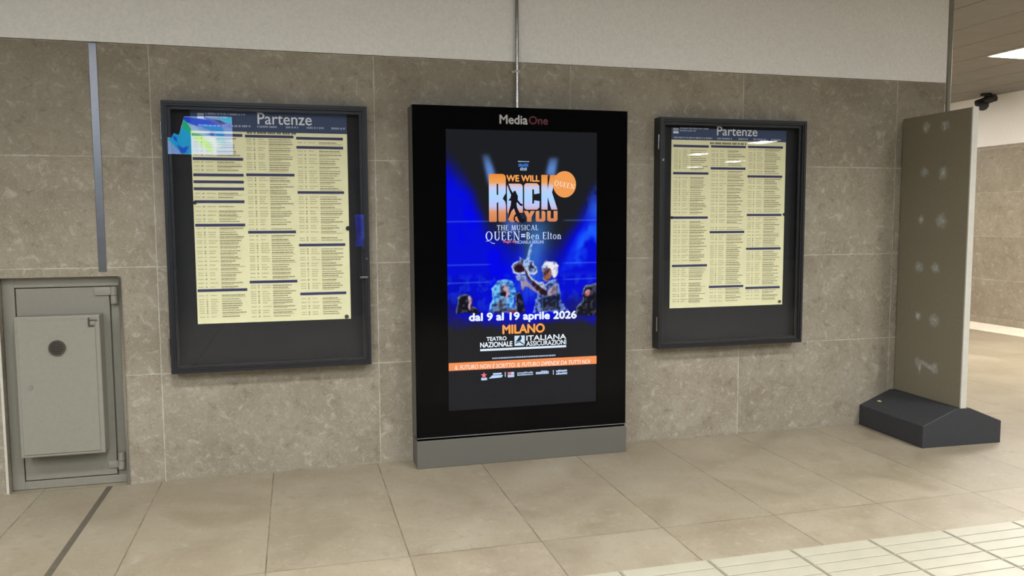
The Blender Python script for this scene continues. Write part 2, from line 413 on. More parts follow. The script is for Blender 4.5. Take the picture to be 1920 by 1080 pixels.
def add_rect(bm, x0, z0, x1, z1, y):
    bm.faces.new([bm.verts.new(p) for p in ((x0, y, z0), (x1, y, z0), (x1, y, z1), (x0, y, z1))])

def add_poly(bm, pts, y):
    bm.faces.new([bm.verts.new((p[0], y, p[1])) for p in pts])

# small roman (serif) stroke alphabet, cap height 1
def s_bar(a, b, w):
    (x0, y0), (x1, y1) = a, b
    return [[(x0 - w / 2, y0), (x0 + w / 2, y0), (x1 + w / 2, y1), (x1 - w / 2, y1)]]
def s_h(x0, x1, y, w):
    return [[(x0, y - w / 2), (x1, y - w / 2), (x1, y + w / 2), (x0, y + w / 2)]]
def s_arc(cx, cy, rx, ry, a0, a1, wx, wy, n=18):
    out = []
    for i in range(n):
        q = []
        for a, k in ((i, 0), (i + 1, 0), (i + 1, 1), (i, 1)):
            t = math.radians(a0 + (a1 - a0) * a / n)
            q.append((cx + (rx - wx * k) * math.cos(t), cy + (ry - wy * k) * math.sin(t)))
        out.append(q)
    return out
def s_serif(x, y, w=0.3):
    return s_h(x - w / 2, x + w / 2, y, 0.06)
TH, TN = 0.17, 0.07
def serif_glyph(ch):
    if ch == 'Q': return s_arc(.45, .5, .47, .53, 0, 360, .17, .06, 30) + [[(-.05, -.12), (.25, -.02), (.5, .02), (.42, -.08)], [(.25, -.02), (.42, -.08), (.9, -.36), (.95, -.30)], [(.9, -.36), (.95, -.30), (1.25, -.34), (1.2, -.40)]], 1.02
    if ch == 'O': return s_arc(.45, .5, .47, .53, 0, 360, .17, .06, 30), 1.0
    if ch == 'C': return s_arc(.45, .5, .45, .52, 45, 315, .17, .06, 26) + s_bar((.76, .68), (.76, .95), .05), .9
    if ch == 'U': return s_bar((.17, .32), (.17, 1), TH) + s_bar((.68, .32), (.68, 1), TN) + s_arc(.42, .34, .33, .36, 180, 360, .15, .09) + s_serif(.17, .97) + s_serif(.68, .97), .88
    if ch == 'E': return s_bar((.15, 0), (.15, 1), TH) + s_h(.05, .6, .97, .06) + s_h(.05, .62, .03, .06) + s_h(.15, .5, .52, .06) + s_bar((.59, .78), (.59, 1), .05) + s_bar((.61, 0), (.61, .24), .05), .72
    if ch == 'N': return s_bar((.15, 0), (.15, 1), TN) + s_bar((.78, 0), (.78, 1), TN) + s_bar((.74, 0), (.16, 1), TH) + s_serif(.12, .97) + s_serif(.78, .97) + s_serif(.15, .03), .98
    if ch == 'T': return s_bar((.4, 0), (.4, 1), TH) + s_h(.05, .75, .97, .07) + s_bar((.07, .75), (.07, 1), .05) + s_bar((.73, .75), (.73, 1), .05) + s_serif(.4, .03), .8
    if ch == 'H': return s_bar((.18, 0), (.18, 1), TH) + s_bar((.72, 0), (.72, 1), TH) + s_h(.18, .72, .52, .06) + s_serif(.18, .03) + s_serif(.18, .97) + s_serif(.72, .03) + s_serif(.72, .97), .92
    if ch == 'M': return s_bar((.14, 0), (.18, 1), TN) + s_bar((.5, 0), (.22, 1), TH) + s_bar((.5, 0), (.8, 1), TN) + s_bar((.88, 0), (.84, 1), TH) + s_serif(.12, .03) + s_serif(.88, .03), 1.06
    if ch == 'S': return s_arc(.32, .74, .26, .28, 20, 270, .12, .08) + s_arc(.32, .26, .28, .28, 90, -160, .12, .08), .66
    if ch == 'I': return s_bar((.18, 0), (.18, 1), TH) + s_serif(.18, .03) + s_serif(.18, .97), .38
    if ch == 'A': return s_bar((.12, 0), (.42, 1), TN) + s_bar((.76, 0), (.44, 1), TH) + s_h(.24, .62, .34, .06) + s_serif(.12, .03) + s_serif(.76, .03), .9
    if ch == 'L': return s_bar((.17, 0), (.17, 1), TH) + s_h(.05, .6, .03, .06) + s_bar((.6, 0), (.6, .26), .05) + s_serif(.17, .97), .68
    if ch == 'B': return s_bar((.17, 0), (.17, 1), TH) + s_arc(.3, .75, .3, .25, -90, 90, .15, .06) + s_arc(.3, .26, .36, .27, -90, 90, .16, .06) + s_h(.05, .3, .97, .06) + s_h(.05, .3, .03, .06), .74
    if ch == 'D': return s_bar((.17, 0), (.17, 1), TH) + s_arc(.3, .5, .5, .5, -90, 90, .16, .06) + s_h(.05, .3, .97, .06) + s_h(.05, .3, .03, .06), .88
    if ch == 'e': return s_arc(.3, .32, .28, .34, 0, 310, .13, .06) + s_h(.06, .56, .34, .05), .62
    if ch == 'n': return s_bar((.15, 0), (.15, .64), .14) + s_bar((.52, 0), (.52, .42), .14) + s_arc(.34, .4, .25, .26, 0, 150, .13, .07, 10) + s_serif(.15, .03) + s_serif(.52, .03), .7
    if ch == 'l': return s_bar((.15, 0), (.15, 1.05), .14) + s_serif(.15, .03, .28), .32
    if ch == 't': return s_bar((.18, .05), (.18, .88), .13) + s_h(.04, .38, .62, .06) + s_h(.14, .38, .05, .07), .42
    if ch == 'o': return s_arc(.32, .32, .31, .34, 0, 360, .13, .06, 20), .66
    return [], .35
def serif_faces(text, gap=0.1):
    vs, fs, x = [], [], 0
    for ch in text:
        g, adv = serif_glyph(ch)
        for q in g:
            fs.append(tuple(range(len(vs), len(vs) + len(q))))
            vs += [(p[0] + x, p[1]) for p in q]
        x += adv + gap
    return vs, fs

# ------------------------------------------------------------------ the setting
CEIL = 3.14
XE = 5.225                      # where the main wall ends and the side passage begins
TOP = 2.4156                    # top of the stone tiling
NX0, NX1, NZ = -0.785, -0.197, 1.168   # niche of the utility cabinet

bm = bmesh.new()
add_box(bm, -8, 18, -22, 9, -0.1, 0.0)
struct('floor', bm, M['floor'])

bm = bmesh.new()
add_box(bm, -6, NX0, 0, 0.35, 0, TOP)
add_box(bm, NX1, XE, 0, 0.35, 0, TOP)
add_box(bm, NX0, NX1, 0, 0.35, NZ, TOP)
add_box(bm, NX0, NX1, 0.095, 0.35, 0, NZ)
struct('wall_back', bm, M['tile'])

bm = bmesh.new()
add_box(bm, -6, -0.283, -0.006, 0.3, TOP + 0.004, CEIL)
add_box(bm, -0.279, -0.239, -0.006, 0.3, TOP + 0.004, CEIL)
add_box(bm, -0.235, XE, -0.006, 0.3, TOP + 0.004, CEIL)
add_box(bm, -0.284, -0.234, -0.0035, 0.1, TOP + 0.004, CEIL)
struct('wall_back_upper', bm, M['plaster'])
struct('trim_1', box(-6, XE, 0.004, 0.3, TOP, TOP + 0.004), M['dark_gap'])
struct('trim_2', box(-0.294, -0.254, -0.005, 0.0, NZ + 0.025, TOP - 0.002, bevel=0.002), M['steel'])
struct('trim_3', box(-0.302, -0.273, -14, -0.012, -0.02, 0.0015), M['groove'])

# passage beyond the end of the wall
struct('wall_passage', box(XE - 0.2, XE, 0.35, 9, 0, CEIL), M['plaster'])
bm = box(10.03, 10.4, -1.0, 9, 0, 2.455)
struct('wall_right', bm, M['tile_y'])
struct('wall_right_upper', box(10.035, 10.4, -1.0, 9, 2.455, CEIL), M['plaster'])
struct('baseboard_right', box(10.005, 10.03, -1.0, 9, 0, 0.10, bevel=0.003), M['tile_y'])
struct('wall_passage_end', box(XE, 10.03, 9, 9.2, 0, CEIL), M['tile'])
struct('wall_back_far', box(10.4, 18, -1.0, -0.7, 0, CEIL), M['tile'])
struct('wall_left', box(-6.3, -6, -22, 0.3, 0, CEIL), M['tile_y'])
struct('wall_far_side', box(18, 18.3, -22, -0.7, 0, CEIL), M['far_wall_dark'])
struct('wall_front', box(-6.3, 18.3, -22.3, -22, 0, CEIL), M['far_wall_dark'])

bm = bmesh.new()
k = 0
x = 5.93 - 0.585 * 21
while x < 18.2:
    add_box(bm, x + 0.006, x + 0.579, -22.2, 9.1, CEIL, CEIL + 0.02, bevel=0.004, seg=1)
    x += 0.585
add_box(bm, -6.4, 18.3, -22.3, 9.2, CEIL + 0.02, CEIL + 0.1)
struct('ceiling', bm, M['ceiling'])

# pale tactile paving
def tactile(name, label, x0, x1, y0, y1, px, py, along, mat='tactile'):
    bm = bmesh.new()
    nx = int(round((x1 - x0) / px)); ny = int(round((y1 - y0) / py))
    add_box(bm, x0, x1, y0, y1, 0.0, 0.001)
    g = 0.003
    for i in range(nx):
        for j in range(ny):
            a, b = x0 + i * px + g, x0 + (i + 1) * px - g
            c, d = y0 + j * py + g, y0 + (j + 1) * py - g
            add_box(bm, a, b, c, d, 0.001, 0.004)
            if along == 'x':
                n = max(1, int(round(py / 0.083))); s = (d - c) / n
                for q in range(n):
                    add_box(bm, a + .004, b - .004, c + q * s + s * .03, c + (q + 1) * s - s * .03, 0.004, 0.008, bevel=0.0025, seg=1)
            else:
                n = max(1, int(round(px / 0.083))); s = (b - a) / n
                for q in range(n):
                    add_box(bm, a + q * s + s * .1, a + (q + 1) * s - s * .1, c + .004, d - .004, 0.004, 0.008, bevel=0.0025, seg=1)
    o = obj(name, bm, [M[mat], M['tac_joint']])
    for p in o.data.polygons:
        if p.center.z < 0.0015: p.material_index = 1
    return tag(o, label, 'paving')
tactile('tactile_paving', 'cream ribbed tactile paving strip in the foreground at lower right', 2.41 - 0.405 * 20, 2.41 + 0.405 * 18, -2.375, -1.79, 0.405, 0.585, 'x')
tactile('tactile_paving', 'pale tactile paving strip along the passage wall behind the totem', 9.36, 10.0, -1.0, 9.0, 0.64, 0.4, 'y', 'pale_strip')

# ceiling lamps
def ceiling_lamp(x, y, label, sx=0.58, sy=1.2, group=None, mat='lamp', share=1.0, spread=None):
    t = thing('ceiling_lamp', label, 'lamp', (x, y, CEIL), 0, group)
    bm = bmesh.new()
    add_box(bm, x - sx / 2, x + sx / 2, y - sy / 2, y + sy / 2, CEIL - 0.006, CEIL)
    for a, b, c, d in ((x - sx / 2, x - sx / 2 + .012, y - sy / 2, y + sy / 2), (x + sx / 2 - .012, x + sx / 2, y - sy / 2, y + sy / 2),
                       (x - sx / 2 + .012, x + sx / 2 - .012, y - sy / 2, y - sy / 2 + .012), (x - sx / 2 + .012, x + sx / 2 - .012, y + sy / 2 - .012, y + sy / 2)):
        add_box(bm, a, b, c, d, CEIL - 0.016, CEIL - 0.006)
    obj('housing', bm, M['totem_edge'], t)
    obj('diffuser', box(x - sx / 2 + .013, x + sx / 2 - .013, y - sy / 2 + .013, y + sy / 2 - .013, CEIL - 0.014, CEIL - 0.0062), M[mat], t)
    if mat == 'lamp':
        la = bpy.data.lights.new('louvre_light', 'AREA'); la.shape = 'RECTANGLE'; la.size = sx - .03; la.size_y = sy - .03
        la.energy = WATT * share * sx * sy / .7; la.color = lin((252, 253, 255)); la.spread = math.radians(spread or SPREAD)
        lo = bpy.data.objects.new('louvre_light', la); C.objects.link(lo); lo.parent = t; lo.location = (0, 0, -0.018)
    return t
ceiling_lamp(7.98, 1.5, 'bright white ceiling lamp in the passage at upper right', mat='passage_lamp')
ceiling_lamp(7.98, 6.3, 'added unseen lamp brightening the passage from behind the end of the wall', mat='passage_lamp')  # hidden behind the wall, added to brighten the passage
ceiling_lamp(9.15, 0.9, 'added out-of-view lamp brightening the passage near its right wall', mat='passage_lamp')  # out of view, added to keep the passage floor and wall bright
GR = 'ceiling lamps of the concourse'
LG = 'rectangular white lamp on the concourse ceiling in front of the tiled wall'
for yy in (-4.4, -6.2):
    for xx in (-4.05, -1.65, 0.75, 3.15, 5.55, 7.95):
        ceiling_lamp(xx, yy, LG, group=GR, share=.42)
for xx, k_ in ((-4.35, .9), (-1.95, .9), (0.45, 1.15), (2.85, .85), (5.25, 1.1)):
    ceiling_lamp(xx, -2.5, 'small square white lamp of the ceiling row nearest to the tiled wall', group='ceiling lamps nearest to the wall', share=k_ * 3.2, spread=NEAR, sx=0.42, sy=0.42)
for xx, yy in ((10.73, -14.1), (13.0, -18.6), (13.0, -16.2), (10.55, -10.9)):
    ceiling_lamp(xx, yy, 'square white lamp on the far concourse ceiling mirrored in the right case glass', 0.42, 0.62, mat='passage_lamp', group='far lamps mirrored in the right case')

# ------------------------------------------------------------------ utility cabinet in the niche
t = thing('utility_cabinet', 'grey metal utility cabinet with round grille set in the wall niche at far left', 'cabinet', (-0.49, 0.05, 0.0))
yd = 0.045
bm = bmesh.new()
add_box(bm, NX0 + .002, NX1 - .002, 0.075, 0.094, 0.002, NZ - .002)
add_box(bm, NX0 + .002, -0.722, 0.048, 0.075, 0.002, NZ - .002, bevel=.002)
add_box(bm, -0.722, NX1 - .002, 0.048, 0.075, 1.112, NZ - .002, bevel=.002)
add_box(bm, -0.722, NX1 - .002, 0.048, 0.075, 0.002, 0.046, bevel=.002)
add_box(bm, -0.252, NX1 - .002, 0.056, 0.075, 0.046, 1.112, bevel=.002)
obj('frame', bm, M['grey_paint'], t)
d = obj('door', box(-0.717, -0.258, 0.050, 0.075, 0.051, 1.107, bevel=.003), M['grey_paint'], t)
for z0, z1, zl in ((1.015, 1.108, 1.062), (0.082, 0.178, 0.128)):
    bm = bmesh.new()
    add_cyl(bm, (-0.232, 0.042, z0), (-0.232, 0.042, (z0 + z1) / 2 - .001), 0.0185)
    add_cyl(bm, (-0.232, 0.042, (z0 + z1) / 2 + .001), (-0.232, 0.042, z1), 0.0185)
    if z0 > .5:
        add_box(bm, -0.330, -0.245, 0.038, 0.0505, zl, z1, bevel=.002)
    else:
        add_box(bm, -0.300, -0.245, 0.042, 0.0505, zl - .04, zl, bevel=.002)
    obj('hinge', bm, M['grey_box'], d, smooth=True)
bx = obj('meter_box', box(-0.702, -0.290, -0.058, 0.050, 0.205, 0.965, bevel=.006), M['grey_box'], t)
obj('cover', box(-0.686, -0.313, -0.063, -0.058, 0.222, 0.940, bevel=.002), M['grey_box'], bx)
bm = cyl((-0.500, -0.0725, 0.795), (-0.500, -0.063, 0.795), 0.041, 40)
o = obj('round_grille', bm, M['rubber_dark'], bx, smooth=True); o['label'] = 'dark round grille'
bm = bmesh.new()
for i in range(-3, 4):
    h = math.sqrt(max(0, .034 ** 2 - (i * .0095) ** 2))
    add_box(bm, -0.500 - h, -0.500 + h, -0.0735, -0.0725, 0.795 + i * .0095 - .002, 0.795 + i * .0095 + .002)
obj('grille_bar', bm, M['black_plastic'], o)
obj('knob', cyl((-0.637, -0.070, 0.587), (-0.637, -0.063, 0.587), 0.010, 20), M['grey_paint'], bx, smooth=True)
bm = bmesh.new()
add_box(bm, -0.345, -0.316, -0.070, -0.063, 0.905, 0.912); add_box(bm, -0.345, -0.338, -0.070, -0.063, 0.912, 0.952)
add_box(bm, -0.345, -0.300, -0.066, -0.063, 0.935, 0.940)
obj('latch', bm, M['rubber_dark'], bx)
bm = bmesh.new()
add_box(bm, NX1 - .0015, NX1 + .012, -0.010, -0.0005, 0.0, 1.165, bevel=.002)
o = obj('edge_trim', bm, M['chrome'], t); o['label'] = 'shiny steel edge strip'
o = obj('edge_trim', box(NX0 - .012, NX0 + .0015, -0.006, -0.0005, 0.0, 1.165, bevel=.002), M['totem_edge'], t); o['label'] = 'pale edge strip'

# ------------------------------------------------------------------ timetable cases
def case(x0, x1, z0, z1, label, hinges, lock):
    t = thing('timetable_case', label, 'display case', ((x0 + x1) / 2, 0, z0))
    D = -0.09
    obj('back_panel', box(x0 + .01, x1 - .01, -0.018, -0.0005, z0 + .01, z1 - .01), M['back_felt'], t)
    bm = bmesh.new()
    add_ring(bm, x0, x1, z0, z1, 0.016, D, -0.0005, 0.016, 0.016)
    add_ring(bm, x0 + .016, x1 - .016, z0 + .016, z1 - .016, 0.010, D + .006, D + .03)
    add_ring(bm, x0 + .026, x1 - .026, z0 + .026, z1 - .026, 0.018, D + .02, D + .034)
    obj('frame', bm, M['charcoal'], t)
    obj('glass_pane', box(x0 + .0165, x1 - .0165, D + .0085, D + .0125, z0 + .0165, z1 - .0165), M['glass'], t)
    for za, zb in hinges:
        obj('hinge', cyl((x0 - .005, D + .012, za), (x0 - .005, D + .012, zb), 0.0055, 16), M['chrome'], t, smooth=True)['label'] = 'shiny hinge pin'
    lx, lz = lock
    if lx > 2:  # right case: a steel dot stands in for a small white reflection
        obj('lock_or_glint_stud', cyl((lx, D - .003, lz), (lx, D + .006, lz), .0075, 20), M['steel'], t, smooth=True)['label'] = 'small steel dot in place of a reflected glint'
    else:
        obj('latch_tab', box(lx - .022, lx + .022, D - .004, D + .006, lz - .006, lz + .006, bevel=.0025), M['steel'], t)['label'] = 'small steel tab'
        obj('lock_or_glint_stud', cyl((lx + .016, D - .003, lz + .108), (lx + .016, D + .006, lz + .108), .006, 20), M['steel'], t, smooth=True)['label'] = 'small steel dot in place of a reflected glint'
    return t
LC = (0.064, 1.155, 0.626, 2.113)
RC = (2.983, 4.044, 0.629, 2.108)
case(*LC, 'larger black glazed timetable case left of the lit kiosk with coloured screen reflection', ((1.906, 1.997), (0.733, 0.822)), (1.122, 1.137))
case(*RC, 'black glazed timetable case between the lit kiosk and the grey totem', ((1.906, 2.0), (0.745, 0.838)), (3.004, 1.84))

def timetable(x0, x1, z0, z1, bars, txt, label, seed):
    rnd = random.Random(seed)
    Y = -0.0235
    t = thing('timetable_poster', label, 'timetable', ((x0 + x1) / 2, Y, z0))
    hb = txt['hb']
    bm = bmesh.new()
    # sheet with slightly wavy thickness so that it hangs like paper
    nx, nz = 24, 32
    def yy(u, v): return Y - 0.0018 * math.sin(3.1 * u + 1.7 * v + seed) * (0.3 + v) * 0.5
    g = [[bm.verts.new((x0 + (x1 - x0) * i / nx, yy(i / nx, j / nz), z0 + (z1 - z0) * j / nz)) for i in range(nx + 1)] for j in range(nz + 1)]
    for j in range(nz):
        for i in range(nx):
            bm.faces.new((g[j][i], g[j][i + 1], g[j + 1][i + 1], g[j + 1][i]))
    r = bmesh.ops.extrude_face_region(bm, geom=list(bm.faces))
    bmesh.ops.translate(bm, verts=[v for v in r['geom'] if isinstance(v, bmesh.types.BMVert)], vec=(0, 0.0006, 0))
    bmesh.ops.recalc_face_normals(bm, faces=bm.faces)
    obj('sheet', bm, M['paper'], t)
    y1 = Y - 0.0026
    h = obj('header', box(x0, x1, y1 - .0004, y1 + .0012, hb, z1), M['header'], t)
    y2 = y1 - 0.0008
    bm = bmesh.new()
    add_text(bm, 'Partenze', txt['part'], y2, 0.006)
    lx0, lz0, lx1, lz1 = txt['logo']
    obj('title_lettering', bm, M['ink_white'], h)
    bm = bmesh.new(); add_rect(bm, lx0, lz0, lx1, lz0 + (lz1 - lz0) * .42, y2); obj('logo_mark', bm, M['ink_white'], h)
    bm = bmesh.new(); add_rect(bm, lx0, lz0 + (lz1 - lz0) * .55, lx1, lz1, y2); obj('logo_mark', bm, M['ink_pale'], h)
    bm = bmesh.new()
    nx0, nz0, nx1, nz1 = txt['name']
    def words(xa, xb, zc, hh, ww=(.012, .03)):
        xq = xa
        while xq < xb:
            wq = rnd.uniform(*ww) * .35
            add_rect(bm, xq, zc - hh / 2 * rnd.uniform(.7, 1), min(xb, xq + wq), zc + hh / 2 * rnd.uniform(.7, 1), y2)
            xq += wq + rnd.choice((.0015, .002, .006))
    words(nx0, nx1, nz1 - .006, .011); words(nx0, nx0 + (nx1 - nx0) * .55, nz0 + .004, .009)
    obj('operator_lettering', bm, M['ink_pale'], h)
    for a, b in txt['sub']:
        bm = bmesh.new(); words(a, b, txt['subz'], .012)
        obj('language_lettering', bm, M['ink_pale'], h)
    # hour bars
    y3 = Y - 0.0022
    for xa, xb, zs in bars:
        for z in zs:
            bm = bmesh.new(); add_rect(bm, xa, z - .0075, xb, z + .0075, y3)
            obj('hour_bar', bm, M['bar'], t)
    bm = bmesh.new(); bs = bmesh.new()
    a, b, c, d = txt['st']
    xq = a
    while xq < c:
        wq = rnd.uniform(.006, .014); add_rect(bm, xq, b + .002, min(c, xq + wq), b + .015, y3); xq += wq + rnd.choice((.002, .002, .008))
    obj('station_lettering', bm, plain('printed_station_ink', (120, 114, 92), .7), t)
    bm = bmesh.new()
    for xa, xb, zs in bars:
        wd = xb - xa
        zz = hb - 0.04
        ends = sorted(zs, reverse=True)
        while zz > z0 + .028:
            if all(abs(zz - q) > .016 for q in ends) and zz < ends[0]:
                if rnd.random() < .985:
                    def bit(tgt, f0, f1, hh, br=True):
                        q = xa + wd * f0; e = xa + wd * f1
                        while q < e:
                            wq = rnd.uniform(.008, .03) if br else e - q
                            add_rect(tgt, q, zz - hh, min(e, q + wq), zz + hh * rnd.uniform(.75, 1), y3)
                            q += wq + .0016
                    bit(bs, .02, .13, .0028)
                    bit(bm if rnd.random() < .5 else bs, .17, .20, .004, False)
                    bit(bs, .26, .26 + rnd.uniform(.1, .19), .0028)
                    big = rnd.random() < .6
                    bit(bm, .48, .48 + rnd.uniform(.30, .50), .0034 if big else .0024)
                    if big and rnd.random() < .6:
                        zz -= .0092
                        bit(bs, .48, .48 + rnd.uniform(.2, .50), .0026)
            zz -= .0128
    obj('printed_rows', bm, M['ink'], t)
    obj('faint_printed_rows', bs, M['ink_soft'], t)
    return t
timetable(0.203, 1.046, 0.891, 2.078, LBARS, LTXT, 'cream departures timetable pinned inside the left glazed case', 3)
timetable(3.093, 3.931, 0.884, 2.050, RBARS, RTXT, 'cream departures timetable pinned inside the right glazed case', 5)

def pin(x, z, label, mat, r=0.011):
    bm = bmesh.new()
    add_cyl(bm, (x, -0.0315, z), (x, -0.0262, z), r, 20, r * .8)
    o = obj('magnet', bm, mat, smooth=True)
    return tag(o, label, 'magnet')
pin(1.040, 1.4205, 'black round magnet on the right edge of the left timetable', M['black_plastic'], .013)
pin(0.211, 1.5675, 'black round magnet on the left edge of the left timetable', M['black_plastic'], .010)
pin(1.0212, 0.905, 'brown magnet at the lower right corner of the left timetable', M['rubber_dark'], .012)
pin(3.0975, 1.4752, 'dark magnet on the left edge of the right timetable', M['black_plastic'], .010)
pin(3.925, 1.4938, 'dark magnet on the right edge of the right timetable', M['black_plastic'], .010)
pin(3.9072, 0.9054, 'brown magnet at the lower right corner of the right timetable', M['rubber_dark'], .010)

# ------------------------------------------------------------------ advertising kiosk
KX0, KX1, KZ0, KZ1, KY = 1.401, 2.724, 0.184, 2.124, -0.18
SX0, SX1, SZ0, SZ1 = 1.595, 2.5243, 0.3368, 1.9889
SW, SH = SCREEN
kiosk = thing('advertising_kiosk', 'tall black digital advertising kiosk with lit blue screen standing against the wall', 'kiosk', ((KX0 + KX1) / 2, 0, 0))
obj('body', box(KX0, KX1, KY + .016, -0.0005, KZ0 - .004, KZ1, bevel=.0015), M['kiosk_grey'], kiosk)
obj('base_plinth', box(KX0 + .001, KX1 + .004, KY + .002, -0.0005, 0.0, KZ0 - .018, bevel=.003), M['kiosk_grey'], kiosk)
obj('base_gap', box(KX0 + .006, KX1 - .006, KY + .012, -0.02, KZ0 - .018, KZ0 - .004), M['black'], kiosk)
o = obj('trim_strip', box(KX0 + .002, KX1 - .002, KY + .001, KY + .015, KZ0 - .004, KZ0 + .001, bevel=.001), M['steel'], kiosk); o['label'] = 'thin silver strip under the glass'
obj('bezel', box(KX0 + .001, KX1 - .001, KY + .008, KY + .0155, KZ0 + .001, KZ1 - .001), M['black'], kiosk)
obj('front_glass', box(KX0 + .001, KX1 - .001, KY, KY + .004, KZ0 + .002, KZ1 - .001, bevel=.001), M['kiosk_glass'], kiosk)

# --- picture on the screen: a grid of lit pixels (vertex colours of an emitting surface)
NX, NZc = 272, 482
U, V = np.meshgrid((np.arange(NX + 1)) / NX * SW, np.arange(NZc + 1) / NZc * SH)
def vnoise(scale, seed, octs=5):
    rs = np.random.RandomState(seed); tot = np.zeros_like(U); amp = 1.0; s = 0
    for o_ in range(octs):
        n = 64; g = rs.rand(n, n)
        x = U / scale * 2 ** o_; y = V / scale * 2 ** o_
        xi = np.floor(x).astype(int); yi = np.floor(y).astype(int); fx = x - xi; fy = y - yi
        fx = fx * fx * (3 - 2 * fx); fy = fy * fy * (3 - 2 * fy)
        q = lambda a, b: g[(yi + b) % n, (xi + a) % n]
        tot += amp * ((q(0, 0) * (1 - fx) + q(1, 0) * fx) * (1 - fy) + (q(0, 1) * (1 - fx) + q(1, 1) * fx) * fy)
        s += amp; amp *= .5
    return tot / s
def sstep(a, b, x):
    t_ = np.clip((x - a) / (b - a), 0, 1); return t_ * t_ * (3 - 2 * t_)
def inside(poly, du=0.0, dv=0.0):
    x, y = U + du, V + dv; res = np.zeros(U.shape, bool); n = len(poly)
    for i in range(n):
        (x1, y1), (x2, y2) = poly[i], poly[(i + 1) % n]
        if y1 == y2: continue
        c = ((y1 > y) != (y2 > y)) & (x < (x2 - x1) * (y - y1) / (y2 - y1) + x1)
        res ^= c
    return res
def cover(poly):
    s = 0.9; tot = np.zeros(U.shape)
    for du in (-s, s):
        for dv in (-s, s): tot += inside(poly, du, dv)
    return tot / 4
def blur(a, n):
    for _ in range(n):
        p_ = np.pad(a, 1, mode='edge')
        a = (p_[:-2, 1:-1] + p_[2:, 1:-1] + p_[1:-1, :-2] + p_[1:-1, 2:] + 2 * p_[1:-1, 1:-1]) / 6
    return a
IMG = np.zeros(U.shape + (3,))
def over(mask, col):
    c = np.array(col, float)
    IMG[:] = IMG * (1 - mask[..., None]) + c * mask[..., None]
n1 = vnoise(320, 1); n2 = vnoise(150, 2); n3 = vnoise(60, 3)
IMG[:] = (30, 31, 35)
u, v = U / SW, V / SH
# blue stage haze: strong on the left, rising on the right, dark round the title
edge = 0.865 - 0.30 * sstep(0.0, .36, u) + 0.24 * sstep(0.70, 1.0, u) + (n1 - .5) * .16
edge = np.where(u > .5, edge - .06, edge)
haze = sstep(edge + .10, edge - .07, v)
over(haze, (8, 16, 215))
over(haze * sstep(.45, .7, n2) * .55, (0, 0, 255))
over(haze * sstep(.48, .30, n1) * .30, (4, 8, 140))
rs_ = sstep(.52, .80, u) * sstep(.40, .52, v) * sstep(edge - .0, edge - .1, v)
over(rs_ * sstep(.42, .68, n2) * .8, (30, 110, 255))
over(sstep(.85, 1.0, u) * haze * sstep(.45, .6, n3) * sstep(.62, .74, v) * .8, (55, 120, 240))
col = np.exp(-((u - .57 - (v - .55) * .22) / .085) ** 2) * sstep(.36, .48, v) * sstep(.74, .62, v)
over(np.clip(col * (0.45 + n2 * .8), 0, 1) * .75, (70, 150, 255))
over(np.exp(-((u - .42) / .06) ** 2) * sstep(.60, .66, v) * sstep(.76, .66, v) * .6, (90, 140, 255))
# stage rig: dim bands and lines
rig = sstep(.50, .47, v) * sstep(.34, .38, v)
over(rig * sstep(.52, .62, vnoise(40, 9, 3)) * .45, (30, 70, 225))
over(rig * (np.sin(U * .13) > .75) * .3, (10, 20, 150))
over(sstep(.43, .36, v) * sstep(.30, .34, v) * sstep(.6, .95, np.abs(u - .42) * 2.2) * .6, (26, 22, 60))
for (a, b) in LINES:
    zl = a[1] + (b[1] - a[1]) * u
    k_ = np.exp(-((V - zl) / 3.2) ** 2) * (sstep(.55, .4, np.abs(u - .42) + .15) * 0 + 1)
    gap = 1 - sstep(.25, .30, u) * sstep(.80, .75, u)
    over(k_ * gap * .55, (90, 140, 255))
# spotlight beams above the title
for key in ('beamL', 'beamR'):
    bmask = blur(cover(FIG[key]), 22)
    over(np.clip(bmask * sstep(.955, .86, v), 0, 1) * .95, (95, 140, 215))
# performers
D1 = [('dkmid', (22, 22, 44)), ('whair', (70, 150, 225)), ('wbody', (66, 72, 88)), ('wface', (198, 160, 178)), ('wdk', (26, 24, 36)), ('wred', (120, 50, 84)),
      ('torso', (84, 110, 190)), ('torso_dk', (26, 32, 58)), ('shoulder', (176, 138, 150)), ('forearm2', (150, 130, 160)),
      ('hand2', (140, 150, 200)), ('guitar', (205, 215, 240)), ('guitar_in', (44, 18, 28)), ('guitar_in2', (40, 40, 64)),
      ('arm', (52, 26, 30)), ('arm_hi', (196, 208, 240)), ('neck', (150, 190, 245)),
      ('face', (150, 98, 84)), ('face_dk', (84, 44, 40)), ('hair', (214, 214, 232)),
      ('lhead', (22, 21, 28)), ('lface', (214, 150, 160)), ('rhead', (24, 24, 32)), ('rface', (206, 96, 100))]
wob_u, wob_v = (vnoise(26, 21, 3) - .5) * 16, (vnoise(26, 22, 3) - .5) * 16
U0, V0 = U.copy(), V.copy()
hair_tex = vnoise(16, 31, 3)
